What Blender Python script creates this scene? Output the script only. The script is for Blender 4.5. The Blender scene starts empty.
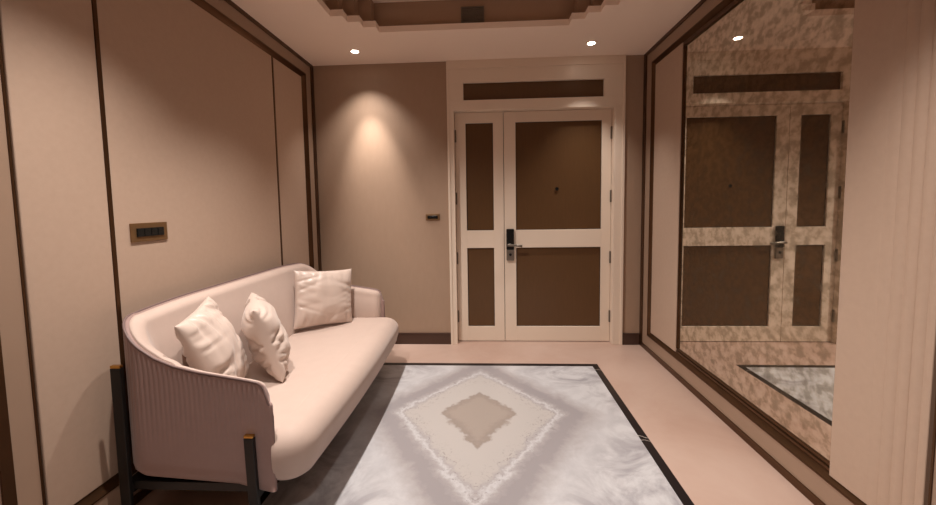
import bpy, bmesh, math, random
from mathutils import Vector, Matrix, noise

S = bpy.context.scene
COL = S.collection
PI = math.pi

# ------------------------------------------------------------------ materials
def srgb(r, g, b):
    def f(c):
        c /= 255.0
        return c / 12.92 if c <= .04045 else ((c + .055) / 1.055) ** 2.4
    return (f(r), f(g), f(b), 1)

def base_mat(name, col, rough=.5, metal=0., spec=.5):
    m = bpy.data.materials.new(name); m.use_nodes = True
    nt = m.node_tree; b = nt.nodes['Principled BSDF']
    b.inputs['Base Color'].default_value = col
    b.inputs['Roughness'].default_value = rough
    b.inputs['Metallic'].default_value = metal
    b.inputs['Specular IOR Level'].default_value = spec
    return m, nt, b

def node(nt, t, **kw):
    n = nt.nodes.new(t)
    for k, v in kw.items(): setattr(n, k, v)
    return n

def math_n(nt, op, a, b=None, clamp=False):
    n = node(nt, 'ShaderNodeMath', operation=op); n.use_clamp = clamp
    for i, v in enumerate((a, b)):
        if v is None: continue
        if isinstance(v, (int, float)): n.inputs[i].default_value = v
        else: nt.links.new(v, n.inputs[i])
    return n.outputs[0]

def mix_col(nt, fac, a, b, mode='MIX'):
    n = node(nt, 'ShaderNodeMix', data_type='RGBA', blend_type=mode)
    if isinstance(fac, (int, float)): n.inputs[0].default_value = fac
    else: nt.links.new(fac, n.inputs[0])
    for i, v in ((6, a), (7, b)):
        if isinstance(v, tuple): n.inputs[i].default_value = v
        else: nt.links.new(v, n.inputs[i])
    return n.outputs[2]

def noise_n(nt, vec, scale, detail=4., rough=.55, distort=0.):
    n = node(nt, 'ShaderNodeTexNoise')
    n.inputs['Scale'].default_value = scale; n.inputs['Detail'].default_value = detail
    n.inputs['Roughness'].default_value = rough; n.inputs['Distortion'].default_value = distort
    nt.links.new(vec, n.inputs['Vector'])
    return n.outputs['Fac']

def objco(nt): return node(nt, 'ShaderNodeTexCoord').outputs['Object']

def mapping(nt, vec, scale=(1, 1, 1)):
    n = node(nt, 'ShaderNodeMapping'); n.inputs['Scale'].default_value = scale
    nt.links.new(vec, n.inputs['Vector']); return n.outputs[0]

def bump(nt, b, h, strength=.2, dist=.002):
    n = node(nt, 'ShaderNodeBump'); n.inputs['Strength'].default_value = strength
    n.inputs['Distance'].default_value = dist
    nt.links.new(h, n.inputs['Height']); nt.links.new(n.outputs[0], b.inputs['Normal'])

def ramp(nt, fac, stops, interp='LINEAR'):
    n = node(nt, 'ShaderNodeValToRGB'); cr = n.color_ramp; cr.interpolation = interp
    while len(cr.elements) < len(stops): cr.elements.new(.5)
    for e, (p, c) in zip(cr.elements, stops): e.position = p; e.color = c
    nt.links.new(fac, n.inputs[0]); return n.outputs['Color']

def mottled(name, c1, c2, scale, rough, bump_scale=None, bstr=.15, stretch=(1, 1, 1), spec=.4, metal=0., sheen=0.):
    m, nt, b = base_mat(name, c1, rough, metal, spec)
    v = mapping(nt, objco(nt), stretch)
    f = noise_n(nt, v, scale, 5)
    nt.links.new(mix_col(nt, f, c1, c2), b.inputs['Base Color'])
    if bump_scale:
        bump(nt, b, noise_n(nt, v, bump_scale, 3), bstr)
    if sheen: b.inputs['Sheen Weight'].default_value = sheen
    return m

M = {}
M['wallpaper'] = mottled('taupe_wallpaper', srgb(168, 142, 121), srgb(160, 134, 113), 30, .6, 260, .2, (1, 1, .35))
M['fabric'] = mottled('beige_wall_fabric', srgb(186, 161, 142), srgb(178, 153, 134), 40, .75, 420, .2)
M['band'] = mottled('taupe_lacquer_band', srgb(158, 133, 114), srgb(152, 127, 108), 9, .4, None)
M['bronze'] = mottled('dark_bronze_trim', srgb(98, 70, 47), srgb(82, 57, 38), 6, .3, None, metal=.75)
M['bronze_light'] = mottled('brushed_bronze', srgb(140, 108, 74), srgb(122, 92, 62), 30, .38, None, (1, 12, 1), metal=.6)
M['ceiling'] = mottled('ceiling_paint', srgb(246, 228, 213), srgb(243, 225, 210), 5, .8, 300, .05)
M['tray'] = mottled('tray_darker_tan', srgb(170, 143, 121), srgb(164, 137, 115), 12, .75, None)  # recess sides, a darker tan than the ceiling paint
M['cream'] = mottled('cream_door_lacquer', srgb(228, 211, 193), srgb(224, 206, 188), 4, .38, None)
M['baseboard'] = mottled('dark_brown_baseboard', srgb(74, 53, 43), srgb(66, 46, 37), 12, .35, None, stretch=(.3, 1, 4))
M['black'] = mottled('black_powdercoat', srgb(14, 12, 11), srgb(18, 16, 15), 60, .42, None)
M['plastic'] = mottled('black_switch_plastic', srgb(20, 20, 19), srgb(26, 25, 24), 40, .25, None)
M['chrome'] = mottled('satin_nickel', srgb(150, 142, 132), srgb(134, 126, 117), 60, .3, None, metal=.8)
M['hinge'] = mottled('grey_hinge_metal', srgb(120, 108, 96), srgb(105, 95, 84), 60, .4, None, metal=.6)
M['brass'] = mottled('polished_brass', srgb(205, 160, 90), srgb(190, 145, 78), 40, .22, None, metal=1.)
M['gap'] = mottled('dark_shadow_gap', srgb(60, 42, 30), srgb(52, 36, 26), 40, .6, None)
M['glazing'] = mottled('brown_woven_glazing', srgb(96, 69, 43), srgb(86, 60, 37), 60, .32, 500, .08, (1, 1, .15), spec=.35)
M['vent'] = mottled('dark_grey_grille', srgb(118, 108, 95), srgb(106, 97, 86), 50, .5, None)
M['velvet'] = mottled('cream_velvet', srgb(192, 171, 159), srgb(184, 162, 150), 18, .7, 380, .12, sheen=.25)
M['shell'] = mottled('dusty_pink_velvet', srgb(148, 121, 114), srgb(140, 112, 105), 22, .62, 380, .12, sheen=.3)
M['piping'] = mottled('mauve_piping', srgb(120, 98, 94), srgb(110, 90, 86), 60, .5, None)
M['satin'] = mottled('cream_satin', srgb(202, 184, 173), srgb(194, 175, 163), 9, .36, 40, .25, spec=.45, sheen=.2)

def mk_floor():
    m, nt, b = base_mat('beige_marble_floor', srgb(180, 154, 140), .34, 0, .35)
    v = objco(nt)
    f = noise_n(nt, v, 1.6, 7, .6, .8)
    c = ramp(nt, f, [(.3, srgb(172, 143, 128)), (.55, srgb(180, 154, 140)), (.75, srgb(187, 163, 150))])
    g = noise_n(nt, v, 9, 5, .6, 1.5)
    c = mix_col(nt, math_n(nt, 'MULTIPLY', g, .25), c, srgb(191, 166, 153))
    nt.links.new(c, b.inputs['Base Color'])
    return m
M['floor'] = mk_floor()

def mk_marble():
    # book-matched slabs: everything is a function of |x - axis|, |y - axis|
    m, nt, b = base_mat('bookmatched_grey_marble', srgb(220, 215, 212), .3, 0, .35)
    sep = node(nt, 'ShaderNodeSeparateXYZ'); nt.links.new(objco(nt), sep.inputs[0])
    ax = math_n(nt, 'ABSOLUTE', sep.outputs[0])
    dy = sep.outputs[1]
    ay = math_n(nt, 'ABSOLUTE', dy)
    cmb = node(nt, 'ShaderNodeCombineXYZ')
    nt.links.new(ax, cmb.inputs[0]); nt.links.new(dy, cmb.inputs[1])
    v = cmb.outputs[0]
    up = math_n(nt, 'GREATER_THAN', dy, 0.)
    inv_b = math_n(nt, 'ADD', math_n(nt, 'MULTIPLY', up, 1 / .285 - 1 / .36), 1 / .36)
    d = math_n(nt, 'ADD', math_n(nt, 'DIVIDE', ax, .245), math_n(nt, 'MULTIPLY', ay, inv_b))
    n1 = noise_n(nt, v, 5., 6, .6, .6)
    n2 = noise_n(nt, v, 22., 4, .6, .4)
    d = math_n(nt, 'ADD', d, math_n(nt, 'MULTIPLY', math_n(nt, 'SUBTRACT', n1, .5), .75))
    d = math_n(nt, 'ADD', d, math_n(nt, 'MULTIPLY', math_n(nt, 'SUBTRACT', n2, .5), .45))
    t = math_n(nt, 'DIVIDE', d, 5.)
    tan, tan2 = srgb(156, 145, 137), srgb(144, 133, 126)
    crm, gry, gr2, wht = srgb(178, 173, 170), srgb(149, 144, 146), srgb(163, 158, 159), srgb(190, 189, 191)
    c = ramp(nt, t, [(0, tan), (.14, tan), (.19, tan2), (.215, crm), (.38, crm), (.41, gr2), (.43, wht), (.46, gr2),
                     (.5, gry), (.56, gry), (.60, gr2), (.70, wht), (1, wht)])
    # cloudy grey drifts outside the lozenge
    n3 = noise_n(nt, v, 3.2, 7, .62, 1.6)
    veil = ramp(nt, n3, [(.42, (0, 0, 0, 1)), (.62, (1, 1, 1, 1))])
    outer = math_n(nt, 'MULTIPLY', math_n(nt, 'SUBTRACT', t, .58, True), 3., True)
    c = mix_col(nt, math_n(nt, 'MULTIPLY', math_n(nt, 'MULTIPLY', veil, outer), 1.), c, srgb(150, 147, 151))
    # small dark flecks along the lozenge edges
    n4 = noise_n(nt, v, 26., 3, .7, 2.2)
    fl = ramp(nt, n4, [(.56, (0, 0, 0, 1)), (.66, (1, 1, 1, 1))])
    ring = ramp(nt, t, [(.0, (.35,) * 3 + (1,)), (.08, (0, 0, 0, 1)), (.30, (0, 0, 0, 1)), (.39, (1, 1, 1, 1)), (.45, (.7, .7, .7, 1)), (.52, (0, 0, 0, 1))])
    c = mix_col(nt, math_n(nt, 'MULTIPLY', math_n(nt, 'MULTIPLY', fl, ring), .7), c, srgb(120, 112, 112))
    nt.links.new(c, b.inputs['Base Color'])
    return m
M['marble'] = mk_marble()
M['black_marble'] = mottled('black_marble', srgb(24, 19, 20), srgb(34, 27, 27), 9, .3, None, spec=.3)
M['vein'] = mottled('white_vein', srgb(190, 180, 172), srgb(120, 112, 108), 60, .3, None)

def mk_mirror():
    m, nt, b = base_mat('antique_mirror', (.6, .55, .45, 1), .06, 1., .5)
    v = mapping(nt, objco(nt), (1, .65, .8))
    f = noise_n(nt, v, 25., 2, .5, .2)
    f2 = noise_n(nt, v, 55., 3, .6, .2)
    g = math_n(nt, 'ADD', math_n(nt, 'MULTIPLY', f, .68), math_n(nt, 'MULTIPLY', f2, .32))
    c = ramp(nt, g, [(.36, srgb(182, 174, 160)), (.45, srgb(196, 187, 172)), (.52, srgb(218, 210, 197)), (.62, srgb(232, 226, 215))])
    nt.links.new(c, b.inputs['Base Color'])
    r = ramp(nt, g, [(.36, (.045,) * 3 + (1,)), (.52, (.012,) * 3 + (1,))])
    nt.links.new(r, b.inputs['Roughness'])
    # foxed silvering: a part of the surface scatters
    d = node(nt, 'ShaderNodeBsdfDiffuse'); d.inputs[0].default_value = srgb(140, 124, 104)
    mx = node(nt, 'ShaderNodeMixShader')
    k = ramp(nt, g, [(.38, (.15,) * 3 + (1,)), (.50, (.07,) * 3 + (1,)), (.65, (.05,) * 3 + (1,))])
    nt.links.new(k, mx.inputs[0])
    nt.links.new(b.outputs[0], mx.inputs[1]); nt.links.new(d.outputs[0], mx.inputs[2])
    nt.links.new(mx.outputs[0], nt.nodes['Material Output'].inputs[0])
    return m
M['mirror'] = mk_mirror()

def mk_emit(name, col, s):
    m, nt, b = base_mat(name, col, .4)
    b.inputs['Emission Color'].default_value = col
    b.inputs['Emission Strength'].default_value = s
    return m
M['lamp'] = mk_emit('lit_lamp_lens', (1, .93, .82, 1), 16)

# ------------------------------------------------------------------ mesh helpers
def obj(name, bm, mat, parent=None, smooth=False, bevel=0., seg=2, loc=None, kind=None):
    me = bpy.data.meshes.new(name)
    bmesh.ops.recalc_face_normals(bm, faces=bm.faces[:])
    bm.to_mesh(me); bm.free()
    me.materials.append(M[mat])
    if smooth:
        for p in me.polygons: p.use_smooth = True
    o = bpy.data.objects.new(name, me); COL.objects.link(o)
    if parent is not None: o.parent = parent
    if loc: o.location = loc
    if bevel:
        md = o.modifiers.new('edge', 'BEVEL'); md.width = bevel; md.segments = seg
        md.limit_method = 'ANGLE'; md.angle_limit = math.radians(40)
    if kind: o['kind'] = kind
    return o

def tag(o, label, cat, group=None, kind=None):
    o['label'] = label; o['category'] = cat
    if group: o['group'] = group
    if kind: o['kind'] = kind
    return o

def thing(name, label, cat, loc=(0, 0, 0), group=None, kind=None):
    o = bpy.data.objects.new(name, None); COL.objects.link(o); o.location = loc
    o.empty_display_size = .1
    return tag(o, label, cat, group, kind)

def rel(o, parent):   # keep world coordinates baked in the mesh: shift by the parent's location
    o.location = -Vector(parent.location); return o

def box(bm, x0, x1, y0, y1, z0, z1):
    vs = [bm.verts.new((x, y, z)) for x in (x0, x1) for y in (y0, y1) for z in (z0, z1)]
    for f in ((0, 1, 3, 2), (4, 6, 7, 5), (0, 4, 5, 1), (2, 3, 7, 6), (0, 2, 6, 4), (1, 5, 7, 3)):
        bm.faces.new([vs[i] for i in f])

def boxes(*bs):
    bm = bmesh.new()
    for b in bs: box(bm, *b)
    return bm

def ring_prism(bm, loops):
    # loops: list of closed loops (same count) skinned one to the next, and last back to first
    rows = [[bm.verts.new(p) for p in L] for L in loops]
    n = len(rows[0]); k = len(rows)
    for a in range(k):
        A, B = rows[a], rows[(a + 1) % k]
        for i in range(n):
            j = (i + 1) % n
            bm.faces.new((A[i], A[j], B[j], B[i]))

def tube(bm, pts, r, sides=8, closed=False, r2=None):
    pts = [Vector(p) for p in pts]; rows = []
    up = Vector((0, 0, 1)); n = len(pts)
    for i, p in enumerate(pts):
        t = (pts[min(i + 1, n - 1)] - pts[max(i - 1, 0)]).normalized()
        s = t.cross(up)
        if s.length < 1e-4: s = t.cross(Vector((1, 0, 0)))
        s.normalize(); u = s.cross(t).normalized()
        rows.append([bm.verts.new(p + s * math.cos(a) * r + u * math.sin(a) * (r2 or r)) for a in [2 * PI * k / sides for k in range(sides)]])
    for a in range(n - 1):
        for i in range(sides):
            j = (i + 1) % sides
            bm.faces.new((rows[a][i], rows[a][j], rows[a + 1][j], rows[a + 1][i]))
    bm.faces.new(rows[0][::-1]); bm.faces.new(rows[-1])

def disc_stack(bm, prof, c, axis='z', n=28):
    # lathe: prof = [(r, h)...]
    rows = []
    for r, h in prof:
        row = []
        for k in range(n):
            a = 2 * PI * k / n
            p = (r * math.cos(a), r * math.sin(a), h)
            if axis == 'y': p = (p[0], p[2], p[1])
            row.append(bm.verts.new((c[0] + p[0], c[1] + p[1], c[2] + p[2])))
        rows.append(row)
    for a in range(len(rows) - 1):
        for i in range(n):
            j = (i + 1) % n
            bm.faces.new((rows[a][i], rows[a][j], rows[a + 1][j], rows[a + 1][i]))
    bm.faces.new(rows[0][::-1]); bm.faces.new(rows[-1])

# ------------------------------------------------------------------ room
XL, XR, D, H = -1.6443, 1.4502, 3.688, 2.7
YF = -1.6                                    # wall behind the camera
RX0, RX1, RY0, RY1 = -1.10, .915, .55, 3.225  # inlaid marble field
T = .2

# floor, with the field for the inlay left out
bm = boxes((XL - T, RX0, YF - T, D + .35, -.1, 0), (RX1, XR + T, YF - T, D + .35, -.1, 0),
           (RX0, RX1, YF - T, RY0, -.1, 0), (RX0, RX1, RY1, D + .35, -.1, 0))
bmesh.ops.remove_doubles(bm, verts=bm.verts[:], dist=1e-5)
tag(obj('floor', bm, 'floor'), 'polished beige marble floor around the dark bordered panel', 'floor', kind='structure')

# ceiling with a stepped tray
def tray_outline(off=0.):
    xc, yc = -.092, 1.6
    q = [(.725, 1.442), (.725, 1.348), (.82, 1.348), (.82, 1.258), (.908, 1.258), (.908, 1.166), (.998, 1.166)]
    q = [(a + off, b + off) for a, b in q]
    P = []
    P += [(xc - a, yc + b) for a, b in q[::-1]]      # left-back, going to the back edge
    P += [(xc + a, yc + b) for a, b in q]
    P += [(xc + a, yc - b) for a, b in q[::-1]]
    P += [(xc - a, yc - b) for a, b in q]
    return P
bm = bmesh.new()
inner = [bm.verts.new((x, y, H)) for x, y in tray_outline()]
outer = [bm.verts.new(p) for p in ((XL - T, D + .3, H), (XR + T, D + .3, H), (XR + T, YF - T, H), (XL - T, YF - T, H))]
es = [bm.edges.new((inner[i], inner[(i + 1) % len(inner)])) for i in range(len(inner))]
es += [bm.edges.new((outer[i], outer[(i + 1) % 4])) for i in range(4)]
bmesh.ops.triangle_fill(bm, use_beauty=True, edges=es)
lip = .045
low = tray_outline(); n = len(low)
a = inner; b_ = [bm.verts.new((x, y, H + lip)) for x, y in low]
for i in range(n):
    bm.faces.new((a[i], a[(i + 1) % n], b_[(i + 1) % n], b_[i]))
tag(obj('ceiling', bm, 'ceiling'), 'cream painted ceiling with a stepped recess', 'ceiling', kind='structure')
# set-back wall of the tray and its top
bm = bmesh.new()
p0 = tray_outline(); p1 = tray_outline(.05)
A = [bm.verts.new((x, y, H + lip)) for x, y in p0]
B = [bm.verts.new((x, y, H + lip)) for x, y in p1]
C = [bm.verts.new((x, y, H + .245)) for x, y in p1]
for i in range(n):
    j = (i + 1) % n
    bm.faces.new((A[i], A[j], B[j], B[i])); bm.faces.new((B[i], B[j], C[j], C[i]))
tag(obj('trim_1', bm, 'tray'), 'darker stepped side of the ceiling recess', 'ceiling trim', kind='structure')
bm = bmesh.new()
bm.faces.new([bm.verts.new((x, y, H + .245)) for x, y in p1])
tag(obj('ceiling_recess', bm, 'ceiling'), 'cream top of the stepped ceiling recess', 'ceiling', kind='structure')

# walls
CX0, CX1 = -.367, 1.277                        # door casing
tag(obj('wall_back', boxes((XL - T, CX0, D, D + T, 0, H), (CX1, XR + T, D, D + T, 0, H)), 'wallpaper'),
    'taupe papered end wall on both sides of the cream double door', 'wall', kind='structure')
tag(obj('wall_left', boxes((XL - T, XL - .05, 1.15, D, 0, H), (XL - T, XL, YF, 1.15, 0, H)), 'band'), 'panelled wall behind the sofa', 'wall', kind='structure')
tag(obj('wall_right', boxes((XR + .05, XR + T, 1.15, D, 0, H), (XR, XR + T, YF, 1.15, 0, H)), 'band'), 'wall that carries the large mirror', 'wall', kind='structure')
tag(obj('wall_front', boxes((XL - T, XR + T, YF - T, YF, 0, H)), 'wallpaper'), 'taupe wall facing the double door', 'wall', kind='structure')

def baseboard(name, x0, x1, label):
    bm = boxes((x0, x1, D - .014, D, 0, .106))
    box(bm, x0, x1, D - .017, D, .106, .113)
    tag(obj(name, bm, 'baseboard', bevel=.001), label, 'baseboard', kind='structure')
baseboard('baseboard_back', XL + .012, CX0, 'dark brown baseboard under the papered wall with the bright light pool')
baseboard('baseboard_right', CX1, XR - .012, 'short dark brown baseboard between door casing and mirror wall')

# framed wall panelling on both sides: outer bronze strip, taupe band, bronze bevel
def rect(x, y0, y1, z0, z1):
    return [(x, y0, z0), (x, y1, z0), (x, y1, z1), (x, y0, z1)]
def panelling(X, s, yo0, yo1, yi0, yi1, idx, side):
    # s: +1 the wall's body lies toward +x
    bm = bmesh.new()
    ring_prism(bm, [rect(X + s * .05, 1.15, D, 0, H), rect(X - s * .008, 1.15, D, 0, H), rect(X - s * .008, yo0, yo1, .042, 2.672), rect(X + s * .05, yo0, yo1, .042, 2.672)])
    tag(obj('trim_%d' % idx, bm, 'bronze'), 'outer dark bronze strip edging the %s' % side, 'trim', kind='structure')
    bm = bmesh.new()
    ring_prism(bm, [rect(X + s * .05, yo0, yo1, .042, 2.672), rect(X, yo0, yo1, .042, 2.672), rect(X, yi0, yi1, .145, 2.578), rect(X + s * .05, yi0, yi1, .145, 2.578)])
    tag(obj('trim_%d' % (idx + 1), bm, 'band'), 'flat taupe band framing the %s' % side, 'trim', kind='structure')
    w = .036
    bm = bmesh.new()
    prof = []
    for k in range(7):
        t = k / 6
        prof.append((w * t, .034 * (1 - (1 - t) ** 1.6)))
    loops = [rect(X + s * .05, yi0, yi1, .145, 2.578), rect(X - s * .004, yi0, yi1, .145, 2.578), rect(X - s * .004, yi0 + .006, yi1 - .006, .151, 2.572)]
    loops += [rect(X + s * d, yi0 + .006 + i, yi1 - .006 - i, .151 + i, 2.572 - i) for i, d in prof]
    loops += [rect(X + s * .05, yi0 + w + .006, yi1 - w - .006, .151 + w, 2.572 - w)]
    ring_prism(bm, loops)
    tag(obj('trim_%d' % (idx + 2), bm, 'bronze'), 'dark bronze inner moulding around the %s' % side, 'trim', kind='structure')
panelling(XL, -1, 1.185, 3.632, 1.262, 3.535, 2, 'sofa wall panels')
panelling(XR, 1, 1.185, 3.632, 1.275, 3.525, 5, 'mirror wall')

# upholstered panels
def wall_panel(X0, X1, y0, y1, z0, z1, label, flutes=None):
    if not flutes:
        o = obj('upholstered_panel', boxes((X0, X1, y0, y1, z0, z1)), 'fabric', bevel=.004, seg=3)
    else:
        f0, f1, pitch, amp = flutes
        bm = bmesh.new(); ny = 240
        P = []
        for i in range(ny + 1):
            y = y0 + (y1 - y0) * i / ny
            x = X0
            if f0 < y < f1:
                k = min(1, (f1 - y) / .10)
                x = X0 + amp * k * (1 - abs(math.sin(PI * (y - f0) / pitch)) ** .7)
            if i == 0 or i == ny: x = X0 + .003
            P.append((x, y))
        rows = [[bm.verts.new((x, y, z)) for x, y in P] + [bm.verts.new((X1, y1, z)), bm.verts.new((X1, y0, z))] for z in (z0, z1)]
        m_ = len(rows[0])
        for i in range(m_):
            j = (i + 1) % m_
            bm.faces.new((rows[0][i], rows[0][j], rows[1][j], rows[1][i]))
        bm.faces.new(rows[0]); bm.faces.new(rows[1][::-1])
        o = obj('upholstered_panel', bm, 'fabric')
    return tag(o, label, 'wall panel', 'fabric wall panels')
zl0, zl1 = .181, 2.542
wall_panel(XL - .048, XL - .024, 1.298, 1.622, zl0, zl1, 'narrow beige fabric wall panel at the near end of the sofa wall')
wall_panel(XL - .048, XL - .024, 1.640, 3.017, zl0, zl1, 'broad beige fabric wall panel with the bronze switch behind the sofa back')
wall_panel(XL - .048, XL - .024, 3.035, 3.500, zl0, zl1, 'narrow beige fabric wall panel next to the light pool corner')
wall_panel(XR + .014, XR + .048, 3.030, 3.490, .182, 2.541, 'narrow beige fabric wall panel between door corner and mirror')
wall_panel(XR + .012, XR + .048, 1.310, 1.660, .172, 2.541, 'fluted beige fabric wall panel nearer the viewer than the mirror', (1.30, 1.51, .040, .007))
# divider strips
for (y, lab) in ((1.631, 'slim bronze strip where the near narrow fabric panel meets the broad one'), (3.026, 'slim bronze strip where the far narrow fabric panel meets the broad one')):
    bm = boxes((XL - .048, XL - .020, y - .009, y + .009, zl0, zl1))
    tag(obj('divider_strip', bm, 'bronze', bevel=.002), lab, 'trim', 'bronze strips on the sofa wall', kind='structure')
# mirror with its bronze edging
t = thing('wall_mirror', 'large antique mottled mirror reflecting the double door', 'mirror', (XR + .048, 2.345, .182))
rel(obj('mirror_glass', boxes((XR + .033, XR + .048, 1.668, 3.022, .214, 2.512)), 'mirror', t), t)
bm = boxes((XR + .018, XR + .048, 1.660, 3.030, .182, .196), (XR + .026, XR + .048, 1.660, 3.030, .199, .214))
rel(obj('edge_strip', bm, 'bronze', t, bevel=.0015), t)
rel(obj('edge_strip', boxes((XR + .020, XR + .048, 1.660, 3.030, 2.512, 2.541)), 'bronze', t, bevel=.0015), t)
rel(obj('edge_strip', boxes((XR + .020, XR + .048, 3.022, 3.030, .214, 2.512)), 'bronze', t), t)
rel(obj('edge_strip', boxes((XR + .020, XR + .048, 1.660, 1.668, .214, 2.512)), 'bronze', t), t)

# ------------------------------------------------------------------ double door
YL = 3.762                                     # face of the leaves
door = thing('door_1', 'cream double door with brown panels in a full height casing', 'door', (.44, D, 0), kind='structure')
OX0, OX1, OZ1 = -.304, 1.186, 2.246
bm = bmesh.new()
# casing, flush frame with transom opening; built as a ring of boards
TX0, TX1, TZ0, TZ1 = -.211, 1.085, 2.338, 2.497
box(bm, CX0, OX0, D - .012, D + .16, 0, OZ1)
box(bm, OX1, CX1, D - .012, D + .16, 0, OZ1)
box(bm, CX0, CX1, D - .012, D + .16, OZ1, TZ0)
box(bm, CX0, CX1, D - .012, D + .16, TZ1, H)
box(bm, CX0, TX0, D - .012, D + .16, TZ0, TZ1)
box(bm, TX1, CX1, D - .012, D + .16, TZ0, TZ1)
# raised outer architrave and head mouldings
box(bm, CX0, CX0 + .022, D - .022, D - .012, 0, H)
box(bm, CX1 - .022, CX1, D - .022, D - .012, 0, H)
box(bm, CX0 + .022, CX1 - .022, D - .022, D - .012, 2.625, H)
rel(obj('casing', bm, 'cream', door, bevel=.002), door)
rel(obj('transom_panel', boxes((TX0, TX1, D + .015, D + .05, TZ0, TZ1)), 'glazing', door), door)
rel(obj('backing_board', boxes((OX0, OX1, YL + .06, YL + .075, .006, OZ1)), 'gap', door), door)

def leaf(x0, x1, gx0, gx1, name):
    z0, z1 = .006, 2.242
    ga = (.152, .937); gb = (1.110, 2.143)
    bm = boxes((x0, gx0, YL, YL + .045, z0, z1), (gx1, x1, YL, YL + .045, z0, z1),
               (gx0, gx1, YL, YL + .045, z0, ga[0]), (gx0, gx1, YL, YL + .045, ga[1], gb[0]), (gx0, gx1, YL, YL + .045, gb[1], z1))
    L = rel(obj(name, bm, 'cream', door, bevel=.0015), door)
    for g in (ga, gb):
        o = obj('door_panel', boxes((gx0, gx1, YL + .018, YL + .035, g[0], g[1])), 'glazing', L)
        bm = bmesh.new()
        rr = lambda i, y: [(gx0 + i, y, g[0] + i), (gx1 - i, y, g[0] + i), (gx1 - i, y, g[1] - i), (gx0 + i, y, g[1] - i)]
        ring_prism(bm, [rr(0, YL + .02), rr(0, YL + .015), rr(.0045, YL + .015), rr(.0045, YL + .02)])
        obj('glazing_bead', bm, 'gap', L)
    return L
small = leaf(OX0 + .003, .162, -.200, .064, 'narrow_leaf')
big = leaf(.167, OX1 - .003, .279, 1.094, 'wide_leaf')
# hinges: knuckles at the jambs
for x, L in ((OX0 + .004, small), (OX1 - .004, big)):
    for z in (2.022, 1.424, .838, .258):
        bm = bmesh.new()
        disc_stack(bm, [(.008, -.058), (.010, -.056), (.010, .056), (.008, .058)], (x, YL - .008, z), n=12)
        obj('hinge', bm, 'hinge', L, smooth=False)
# peephole
bm = bmesh.new(); disc_stack(bm, [(.016, 0), (.016, .006), (.010, .010)], (.674, YL + .006, 1.502), axis='y', n=18)
obj('peephole', bm, 'plastic', big)
# smart lock: black touch plate above, steel escutcheon below, lever
lx0, lx1 = .184, .258
lock = obj('lock_plate', boxes((lx0, lx1, YL - .026, YL, .920, 1.122)), 'plastic', big, bevel=.008, seg=3)
o = obj('lower_plate', boxes((lx0, lx1, YL - .024, YL, .812, .920)), 'chrome', lock, bevel=.006, seg=3)
bm = bmesh.new(); disc_stack(bm, [(.013, 0), (.013, .006), (.006, .006)], (.221, YL - .030, .872), axis='y', n=18)
obj('key_cylinder', bm, 'black', lock)
bm = bmesh.new()
disc_stack(bm, [(.014, 0), (.014, .030)], (.215, YL - .056, .968), axis='y', n=16)
tube(bm, [(.19, YL - .058, .967), (.215, YL - .06, .968), (.26, YL - .062, .966), (.30, YL - .06, .961), (.332, YL - .056, .957)], .010, 10, r2=.0115)
obj('lever_handle', bm, 'chrome', lock, smooth=True)

# ------------------------------------------------------------------ switches
def switch(name, label, c, axis, w, h, frame_mat, slots):
    # c: centre on the wall; axis 'x' (faces +x) or 'y' (faces -y)
    t = thing(name, label, 'wall switch', c, 'wall switch plates')
    def B(u0, u1, d0, d1, z0, z1):
        if axis == 'x': return (d0, d1, u0, u1, z0, z1)
        return (u0, u1, -d1, -d0, z0, z1)
    obj('cover_plate', boxes(B(-w / 2, w / 2, 0, .008, -h / 2, h / 2)), frame_mat, t, bevel=.002)
    iw, ih = w * .74, h * .46
    ins = obj('switch_insert', boxes(B(-iw / 2, iw / 2, .008, .012, -ih / 2, ih / 2)), 'plastic', t, bevel=.001)
    for k in range(slots):
        u0 = -iw / 2 + iw * k / slots + .002; u1 = -iw / 2 + iw * (k + 1) / slots - .002
        obj('rocker', boxes(B(u0, u1, .012, .0145, -ih / 2 + .003, ih / 2 - .003)), 'plastic', ins, bevel=.0008)
    return t
switch('wall_switch', 'long bronze framed switch plate on the fabric wall above the sofa', (XL - .024, 1.815, 1.250), 'x', .205, .090, 'bronze_light', 4)
switch('wall_switch', 'small bronze framed switch plate on the papered wall left of the door', (-.524, D, 1.248), 'y', .135, .062, 'bronze_light', 2)

# ------------------------------------------------------------------ ceiling fittings
def downlight(x, y, label):
    t = thing('ceiling_downlight', label, 'downlight', (x, y, H), 'recessed ceiling downlights')
    bm = bmesh.new(); disc_stack(bm, [(.047, 0), (.047, -.003), (.033, -.005), (.031, -.002)], (0, 0, 0), n=32)
    obj('trim_ring', bm, 'ceiling', t, smooth=False)
    bm = bmesh.new(); disc_stack(bm, [(.030, -.0035), (.030, -.006), (.022, -.0085)], (0, 0, 0), n=28)
    obj('lens', bm, 'lamp', t)
downlight(-1.126, 3.378, 'small lit round ceiling downlight above the papered wall')
downlight(.889, 3.382, 'small lit round ceiling downlight in front of the double door')

t = thing('air_vent', 'dark grey slatted vent in the side of the ceiling recess', 'vent', (-.095, 3.088, 2.817))
bm = boxes((-.090, .090, -.012, .004, -.066, -.058), (-.090, .090, -.012, .004, .058, .066), (-.090, -.082, -.012, .004, -.058, .058), (.082, .090, -.012, .004, -.058, .058))
obj('frame', bm, 'vent', t)
obj('backing', boxes((-.082, .082, .0, .004, -.058, .058)), 'black', t)
for k in range(10):
    z = -.049 + k * .0109
    bm = boxes((-.082, .082, -.008, .0, z - .0032, z + .0032)); obj('slat', bm, 'vent', t)

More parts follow.
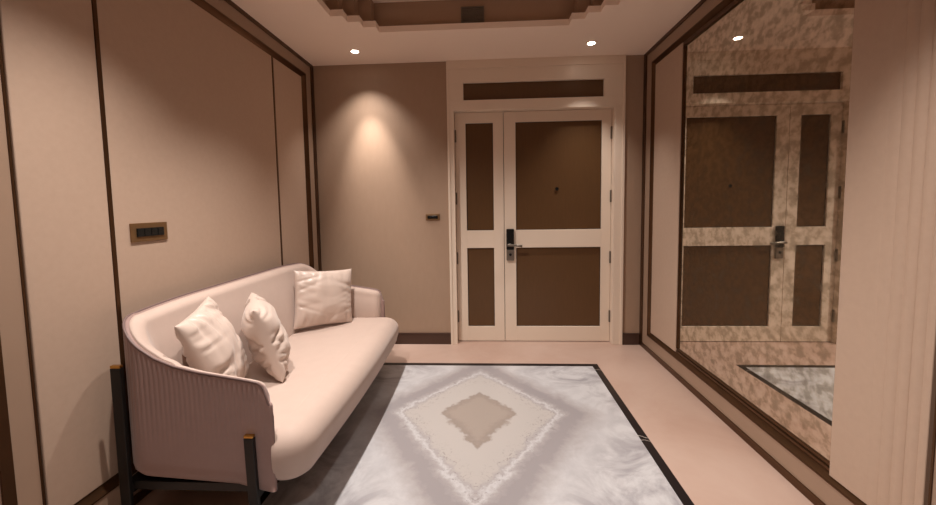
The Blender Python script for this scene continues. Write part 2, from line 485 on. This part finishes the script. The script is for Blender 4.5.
# ------------------------------------------------------------------ marble field
inl = thing('marble_inlay', 'pale grey bookmatched marble panel with black border set in the beige floor', 'marble panel', (-.07, 2.43, 0))
bw = .050
zi = 0.
o = obj('marble_field', boxes((RX0 + bw, RX1 - bw, RY0 + bw, RY1 - bw, -.05, zi)), 'marble', inl)
# shift so the object origin (pattern centre) sits at the inlay's origin
for v in o.data.vertices: v.co -= Vector((-.07, 2.43, 0))
def strip(x0, x1, y0, y1):
    return rel(obj('border_strip', boxes((x0, x1, y0, y1, -.05, zi)), 'black_marble', inl), inl)
strip(RX0, RX1, RY1 - bw, RY1); strip(RX0, RX1, RY0, RY0 + bw)
ls = strip(RX0, RX0 + bw, RY0 + bw, RY1 - bw)
ra = strip(RX1 - bw, RX1, 2.172, RY1 - bw); rb = strip(RX1 - bw, RX1, RY0 + bw, 2.168)
rel(obj('joint', boxes((RX1 - bw, RX1, 2.168, 2.172, -.05, 0.)), 'gap', inl), inl)
def vein(parent, pts, w):
    bm = bmesh.new()
    top = [bm.verts.new((x, y + w * k, zi + .0006)) for (x, y), k in zip(pts, (1, .6, 1, .5))]
    bot = [bm.verts.new((x, y - w * k, zi + .0006)) for (x, y), k in zip(pts, (1, .6, 1, .5))]
    for i in range(len(pts) - 1): bm.faces.new((top[i], top[i + 1], bot[i + 1], bot[i]))
    r = bmesh.ops.extrude_face_region(bm, geom=bm.faces[:])
    bmesh.ops.translate(bm, verts=[g for g in r['geom'] if isinstance(g, bmesh.types.BMVert)], vec=(0, 0, -.003))
    obj('vein', bm, 'vein', parent)
x0 = RX1 - bw
vein(ra, [(x0, 2.205), (x0 + .018, 2.200), (x0 + .034, 2.186), (RX1, 2.182)], .0035)
vein(rb, [(x0, 2.160), (x0 + .018, 2.164), (x0 + .034, 2.158), (RX1, 2.150)], .0025)
vein(ra, [(x0, 3.105), (x0 + .018, 3.112), (x0 + .034, 3.108), (RX1, 3.098)], .003)

# ------------------------------------------------------------------ sofa
SX, SY0, SY1, SF = -1.588, 1.475, 3.222, -.905       # back plane, arm planes, arm fronts
SYC = (SY0 + SY1) / 2
sofa = thing('sofa', 'long cream velvet sofa with ribbed pink shell and black legs against the panelled wall', 'sofa', (-1.2, SYC, 0))
RC = .15
def u_path(off, step, front=SF):
    """plan of the shell: near arm front -> rear -> far arm front, offset inward by off; returns (x, y, nx, ny)"""
    P = []
    r = max(RC - off, .02)
    xb, ya, yb = SX + off, SY0 + off, SY1 - off
    L = (front - (xb + r)); k = max(2, int(L / step))
    for i in range(k): P.append((front - L * i / k, ya, 0, -1))
    k = max(6, int(PI / 2 * RC / step))
    for i in range(k):
        a = -PI / 2 - PI / 2 * i / k
        P.append((xb + r + r * math.cos(a), ya + r + r * math.sin(a), math.cos(a), math.sin(a)))
    Lb = (yb - r) - (ya + r); kb = max(2, int(Lb / step))
    for i in range(kb): P.append((xb, ya + r + Lb * i / kb, -1, 0))
    for i in range(k):
        a = PI - PI / 2 * i / k
        P.append((xb + r + r * math.cos(a), yb - r + r * math.sin(a), math.cos(a), math.sin(a)))
    k = max(2, int(L / step))
    for i in range(k + 1): P.append((xb + r + L * i / k, yb, 0, 1))
    return P
HT = [(-.905, .560), (-.910, .600), (-.922, .628), (-.945, .645), (-1.0, .656), (-1.10, .672), (-1.20, .688), (-1.30, .712), (-1.38, .745), (-1.44, .785), (-1.49, .825), (-1.525, .856), (-1.555, .880), (-1.578, .894), (-1.588, .898)]
def top_h(x, y):
    if x < SX + .004 or (abs(x - SX) < .06 and SY0 + RC < y < SY1 - RC):
        e = min(y - SY0, SY1 - y)
        k = max(0., min(1., (e - RC) / .35))
        return .898 + .014 * (k * (2 - k))
    if x <= HT[-1][0]: return .898
    if x >= HT[0][0]: return HT[0][1]
    for (x1, h1), (x0, h0) in zip(HT[:-1], HT[1:]):
        if x0 <= x <= x1: return h0 + (h1 - h0) * (x - x0) / (x1 - x0)
    return .6
ZB0 = .190
# outer shell: fluted outside, rounded top edge
bm = bmesh.new()
P = u_path(0, .0042); nP = len(P)
PITCH = .021
dist = 0; prev = None; rows = []
TH = .026
for (x, y, nx, ny) in P:
    if prev: dist += math.hypot(x - prev[0], y - prev[1])
    prev = (x, y)
    h = top_h(x, y)
    fr = max(0., min(1., (SF - x) / .05))            # 0 at the arm fronts
    flute = abs(math.sin(PI * dist / PITCH)) ** .8
    row = []
    ZB = .215 - .035 * max(0., min(1., (x + 1.5) / .55))
    tuckr = .055 * min(1, max(0, (SF - x) / .15))
    zs = []
    for k in range(5):                               # bottom tuck
        a = PI / 2 * k / 4
        zs.append((ZB + tuckr * (1 - math.cos(a)), -tuckr * (1 - math.sin(a))))
    for k in range(1, 13):
        zs.append((ZB + tuckr + (h - .013 - ZB - tuckr) * k / 12, 0))
    for k in range(1, 7):                            # rounded lip
        a = PI * k / 7
        zs.append((h - .013 + .013 * math.sin(a), -TH / 2 * (1 - math.cos(a))))
    zs.append((h - .013, -TH)); zs.append((.36, -TH)); zs.append((ZB + .01, -TH))
    for q, (z, d) in enumerate(zs):
        amp = 0.
        if 4 <= q < 20:
            amp = .0038 * max(0., min(1., (z - .34) / .25)) * fr
            if q >= 17: amp *= (20 - q) / 4
        dd = d - amp * (1 - flute)
        row.append(bm.verts.new((x + nx * dd, y + ny * dd, z)))
    rows.append(row)
m_ = len(rows[0])
for i in range(nP - 1):
    for q in range(m_):
        w = (q + 1) % m_
        bm.faces.new((rows[i][q], rows[i + 1][q], rows[i + 1][w], rows[i][w]))
# rounded arm fronts
for row, sgn in ((rows[0], 1), (rows[-1], 1)):
    ctr = [Vector(v.co) for v in row]
    cy = sum(c.y for c in ctr) / len(ctr)
    ring_prev = row
    for k in range(1, 4):
        a = PI / 2 * k / 3.2
        new = []
        for c in ctr:
            new.append(bm.verts.new((c.x + .016 * math.sin(a), cy + (c.y - cy) * math.cos(a), c.z - (.012 * (1 - math.cos(a)) if c.z > .4 else 0))))
        for q in range(m_):
            w = (q + 1) % m_
            bm.faces.new((ring_prev[q], ring_prev[w], new[w], new[q]))
        ring_prev = new
    bm.faces.new(ring_prev)
shell = rel(obj('outer_shell', bm, 'shell', sofa, smooth=True), sofa)
# piping along the lip
pp = [(x, y, top_h(x, y) + .001) for (x, y, nx, ny) in u_path(.004, .02)]
tl = lambda q, s_: [(q[0] + .009, q[1] + s_ * .004, q[2] - .022), (q[0] + .013, q[1] + s_ * .006, q[2] - .06), (q[0] + .013, q[1] + s_ * .006, .185)]
pp = tl(pp[0], 1)[::-1] + pp + tl(pp[-1], -1)
bm = bmesh.new(); tube(bm, pp, .0050, 8)
rel(obj('piping', bm, 'piping', shell, smooth=True), sofa)
shell.children[0].location = (0, 0, 0)

# inner padding of back and arms
bm = bmesh.new(); rows = []
P = u_path(TH - .006, .02, SF - .012)
for (x, y, nx, ny) in P:
    on_back = max(0., min(1., (-1.15 - x) / .35))
    h = top_h(SX if (x < SX + TH) else x - .02 * (x < -1.3), y) - .004
    e = max(0., min(1., (SF - .012 - x) / .06)); e = math.sqrt(max(0, 1 - (1 - e) ** 2))
    tb = (.050 + .075 * on_back) * (.25 + .75 * e)   # thickness at the seat
    tt = (.038 + .020 * on_back) * (.25 + .75 * e)
    prof = [(.30, 0), (h - .02, 0), (h - .004, .001), (h, .004)]
    for k in range(1, 8):
        a = PI / 2 * k / 7
        prof.append((h - .045 + .045 * math.cos(a), .004 + (tt - .004) * math.sin(a)))
    for k in range(1, 9):
        s_ = k / 8
        z = h - .045 - (h - .045 - .40) * s_
        belly = .012 * math.sin(PI * s_)
        prof.append((z, tt + (tb - tt) * s_ ** .8 + belly))
    prof.append((.30, tb))
    rows.append([bm.verts.new((x - nx * d, y - ny * d, z)) for z, d in prof])
m_ = len(rows[0])
for i in range(len(rows) - 1):
    for q in range(m_):
        w = (q + 1) % m_
        bm.faces.new((rows[i][q], rows[i + 1][q], rows[i + 1][w], rows[i][w]))
bm.faces.new(rows[0]); bm.faces.new(rows[-1][::-1])
rel(obj('backrest', bm, 'velvet', sofa, smooth=True), sofa)

# bench seat cushion: rounded front lip that wraps in front of the arms
def arc(cx, cy, r, a0, a1, n=8):
    return [(cx + r * math.cos(math.radians(a0 + (a1 - a0) * i / n)), cy + r * math.sin(math.radians(a0 + (a1 - a0) * i / n))) for i in range(n + 1)]
ya = SY0 + TH + .012                               # between the arms
fa, fb = SY0 - .012, SY1 + .012                    # front lip, full width
nb = 30
def bow(y):
    k = (y - SYC) / ((fb - fa) / 2)
    return -.738 - .030 * k * k
ys = [fa + .13 + (fb - fa - .26) * i / nb for i in range(nb + 1)]
X0 = SF + .007
def outline(d):                                    # front lip, runs past both arm fronts
    r = max(.010 - d, .002)
    cx = bow(ys[0]) - .118
    q = arc(X0 + r, fa + d + r, r, 180, 270, 5)
    q += [(X0 + .014 + (cx - X0 - .014) * i / 4, fa + d) for i in range(1, 4)]
    q += arc(cx, fa + .128, .128 - d, 272, 356, 10)
    q += [(bow(y) + .010 - d, y) for y in ys]
    m_ = [(x, 2 * SYC - y) for x, y in q[:-(nb + 1)]]
    return q + m_[::-1]
def outline_in(d):                                 # part between the arms
    r = max(.028 - d, .002); x1 = X0 + .024
    q = [(-1.53, ya + d), (-1.2, ya + d), (-1.0, ya + d)] + arc(x1 - d - r, ya + d + r, r, 270, 360, 6)
    return q + [(x, 2 * SYC - y) for x, y in q][::-1]
ZT, ZC = .425, .205
prof = []
for k in range(7):                                 # underside rounding
    a = PI / 2 * k / 6; r = .05
    prof.append((ZC + r * (1 - math.cos(a)), .016 + r * (1 - math.sin(a))))
prof.append((.29, .004)); prof.append((.335, 0.0))
for k in range(1, 10):
    a = PI / 2 * k / 9; rz = .088; rx = .100
    prof.append((ZT - rz + rz * math.sin(a), rx * (1 - math.cos(a))))
n = len(outline(0))
bm = bmesh.new()
prof_in = [(.24, 0), (ZT - .032, 0)] + [(ZT - .001 - .031 + .031 * math.sin(PI / 2 * k / 6), .034 * (1 - math.cos(PI / 2 * k / 6))) for k in range(1, 7)]
for pr, fn in ((prof, outline), (prof_in, outline_in)):
    rows = [[bm.verts.new((x, y, z)) for x, y in fn(d)] for z, d in pr]; n = len(rows[0])
    for a in range(len(rows) - 1):
        for i in range(n):
            j = (i + 1) % n
            bm.faces.new((rows[a][i], rows[a][j], rows[a + 1][j], rows[a + 1][i]))
    f = bm.faces.new(rows[-1]); f2 = bm.faces.new(rows[0][::-1])
    bmesh.ops.triangulate(bm, faces=[f, f2])
seat = rel(obj('seat_cushion', bm, 'velvet', sofa, smooth=True), sofa)
for p in seat.data.polygons:
    if abs(p.normal.z) > .9999: p.use_smooth = False

# black frame under the seat and flat bar legs with brass caps
bm = boxes((-1.56, -.98, SY0 + .02, SY0 + .06, .165, .20), (-1.56, -.98, SY1 - .06, SY1 - .02, .165, .20),
           (-1.56, -1.52, SY0 + .06, SY1 - .06, .165, .20), (-1.02, -.98, SY0 + .06, SY1 - .06, .165, .20),
           (-1.52, -1.02, SY0 + .10, SY1 - .10, .188, .225))
rel(obj('base_frame', bm, 'black', sofa), sofa)
def leg(x, y, top, wx, side, splay):
    # bar standing just outside the shell; side -1 near, +1 far
    bm = bmesh.new()
    y0, y1 = (y - .018, y) if side < 0 else (y, y + .018)
    vs = []
    for z, dx, s_ in ((.001, splay, .8), (.16, splay * .3, 1), (top - .012, 0, 1)):
        vs.append([bm.verts.new((x + dx + a * wx / 2 * s_, b, z)) for a, b in ((-1, y0), (1, y0), (1, y1), (-1, y1))])
    for A, B in zip(vs[:-1], vs[1:]):
        for i in range(4): bm.faces.new((A[i], A[(i + 1) % 4], B[(i + 1) % 4], B[i]))
    bm.faces.new(vs[0][::-1]); bm.faces.new(vs[-1])
    # foot return under the shell that ties the bar to the frame
    box(bm, x - wx / 2, x + wx / 2, min(y, y - side * .05), max(y, y - side * .05), .150, .190)
    L = rel(obj('leg', bm, 'black', sofa, bevel=.002), sofa)
    c = obj('brass_cap', boxes((x - wx / 2, x + wx / 2, y0, y1, top - .012, top)), 'brass', L, bevel=.003, seg=3)
    return L
leg(-.982, SY0 - .002, .435, .040, -1, .02); leg(-.982, SY1 + .002, .435, .040, 1, .02)
leg(-1.548, SY0 + .018, .715, .044, -1, .0); leg(-1.548, SY1 - .018, .715, .044, 1, .0)

# ------------------------------------------------------------------ throw pillows
def pillow(label, corner_tl, edge_a, edge_b, thick, seed, fold=1.):
    """corner_tl + edge_a + edge_b span the square; built around its centre"""
    a = Vector(edge_a); b = Vector(edge_b); c = Vector(corner_tl) + a / 2 + b / 2
    nrm = a.cross(b).normalized()
    sa, sb = a.length / 2, b.length / 2
    N = 64; bm = bmesh.new()
    rnd = random.Random(seed)
    an = a.normalized(); bn = (nrm.cross(an)).normalized()
    if bn.dot(b) < 0: bn = -bn
    folds = [(rnd.uniform(-.8, .8), rnd.choice((0, 1, 2, 3)), rnd.uniform(.03, .08), rnd.uniform(.5, 1.15), rnd.uniform(-.5, .5)) for _ in range(38)]
    def pt(u, v, side):
        pin = .055
        uu = u * (1 - pin * (1 - v * v) ** 1. * abs(u) ** 1.5); vv = v * (1 - pin * (1 - u * u) * abs(v) ** 1.5)
        f = max(0., 1 - abs(u) ** 2.3) ** .46 * max(0., 1 - abs(v) ** 2.3) ** .46
        w = thick / 2 * f
        # gathered folds running in from the seams
        cr = 0.
        for (pos, sd, wd, dp, sl) in folds:
            s_, t_ = (u, v) if sd < 2 else (v, u)
            edge = (1 - t_) if sd % 2 == 0 else (1 + t_)
            x_ = (s_ - pos - sl * edge) / (wd * (1 + .8 * edge))
            cr += dp * math.exp(-x_ * x_) * math.exp(-edge / .45) * (1 - math.exp(-edge / .05))
        q = c + an * uu * sa + bn * vv * sb
        nz = noise.noise(Vector((u * 2.1 + seed, v * 2.1, side * 3.)))
        w = w * (1 + .12 * nz) - .026 * fold * cr * min(1, f * 1.6) * (thick / .2)
        return q + nrm * side * max(w, .0)
    g = {}
    for side in (1, -1):
        for i in range(N + 1):
            for j in range(N + 1):
                u, v = math.sin(PI / 2 * (2 * i / N - 1)), math.sin(PI / 2 * (2 * j / N - 1))
                if side < 0 and (i in (0, N) or j in (0, N)):
                    g[side, i, j] = g[1, i, j]
                else: g[side, i, j] = bm.verts.new(pt(u, v, side) - c)
        for i in range(N):
            for j in range(N):
                bm.faces.new((g[side, i, j], g[side, i + 1, j], g[side, i + 1, j + 1], g[side, i, j + 1]))
    o = obj('throw_pillow', bm, 'satin', smooth=True, loc=c)
    return tag(o, label, 'pillow', 'cream satin pillows on the sofa')
pillow('cream satin pillow in the near corner of the sofa, tucked behind the ribbed arm', (-1.478, 1.965, .903), (.120, -.365, -.045), (.160, .005, -.435), .175, 3)
pillow('wrinkled cream satin pillow standing edge on, between the corner pillow and open seat', (-1.432, 2.235, .852), (.235, -.362, -.012), (.105, .055, -.410), .205, 11)
pillow('square cream satin pillow turned across the far corner of the sofa', (-1.478, 2.765, .889), (.328, .312, -.040), (.064, -.02, -.43), .17, 23, .55)

# ------------------------------------------------------------------ light
def spot(x, y, power, angle, blend=.6, col=(1, .92, .855), r=.025, z=H - .012, tilt=(0, 0)):
    L = bpy.data.lights.new('downlight_or_fill', 'SPOT'); L.energy = power; L.color = col
    L.spot_size = math.radians(angle); L.spot_blend = blend; L.shadow_soft_size = r
    o = bpy.data.objects.new('downlight_or_fill', L); COL.objects.link(o)
    o.location = (x, y, z); o.rotation_euler = (tilt[0], tilt[1], 0)
    return o
R_ = math.radians
spot(-1.126, 3.378, 60, 92, 1.0, tilt=(R_(10), R_(-2)))
spot(-1.126, 3.378, 150, 42, 1.0, tilt=(R_(15), R_(-3)))
spot(.889, 3.382, 90, 80, 1.0)
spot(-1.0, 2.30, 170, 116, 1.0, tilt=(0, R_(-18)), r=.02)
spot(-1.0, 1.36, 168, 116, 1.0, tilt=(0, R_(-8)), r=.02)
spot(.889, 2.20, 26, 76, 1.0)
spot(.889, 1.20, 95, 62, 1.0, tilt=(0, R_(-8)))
spot(-.092, .1, 85, 160, 1.0, r=.08)  # broad unseen fill, added to raise the ambient light of the whole room

w = bpy.data.worlds.new('dim_world'); S.world = w; w.use_nodes = True
w.node_tree.nodes['Background'].inputs[0].default_value = (1, .88, .78, 1)
w.node_tree.nodes['Background'].inputs[1].default_value = .05

# ------------------------------------------------------------------ camera
f_px, pit, yaw, roll, ch = 385.0, .0711, -.0505, -.0150, 1.3564
cd = bpy.data.cameras.new('camera'); cam = bpy.data.objects.new('camera', cd); COL.objects.link(cam)
fw = Vector((math.sin(yaw) * math.cos(pit), math.cos(yaw) * math.cos(pit), -math.sin(pit)))
r = Vector((math.cos(yaw), -math.sin(yaw), 0)); u = r.cross(fw)
r2 = r * math.cos(roll) + u * math.sin(roll); u2 = -r * math.sin(roll) + u * math.cos(roll)
mt = Matrix((r2, u2, -fw)).transposed().to_4x4(); mt.translation = (0, 0, ch)
cam.matrix_world = mt
cd.sensor_fit = 'HORIZONTAL'; cd.sensor_width = 36; cd.lens = f_px / 936 * 36
cd.shift_y = -(252.5 - 232.795) / 936
cd.clip_start = .02; cd.clip_end = 60
S.camera = cam

S.view_settings.view_transform = 'Standard'; S.view_settings.look = 'None'
S.view_settings.gamma = 1; S.view_settings.use_curve_mapping = False
S.view_settings.exposure = 0.18
try:
    S.cycles.diffuse_bounces = 6; S.cycles.max_bounces = 10; S.cycles.glossy_bounces = 5
    S.cycles.use_denoising = True; S.cycles.sample_clamp_indirect = 6
except Exception: pass
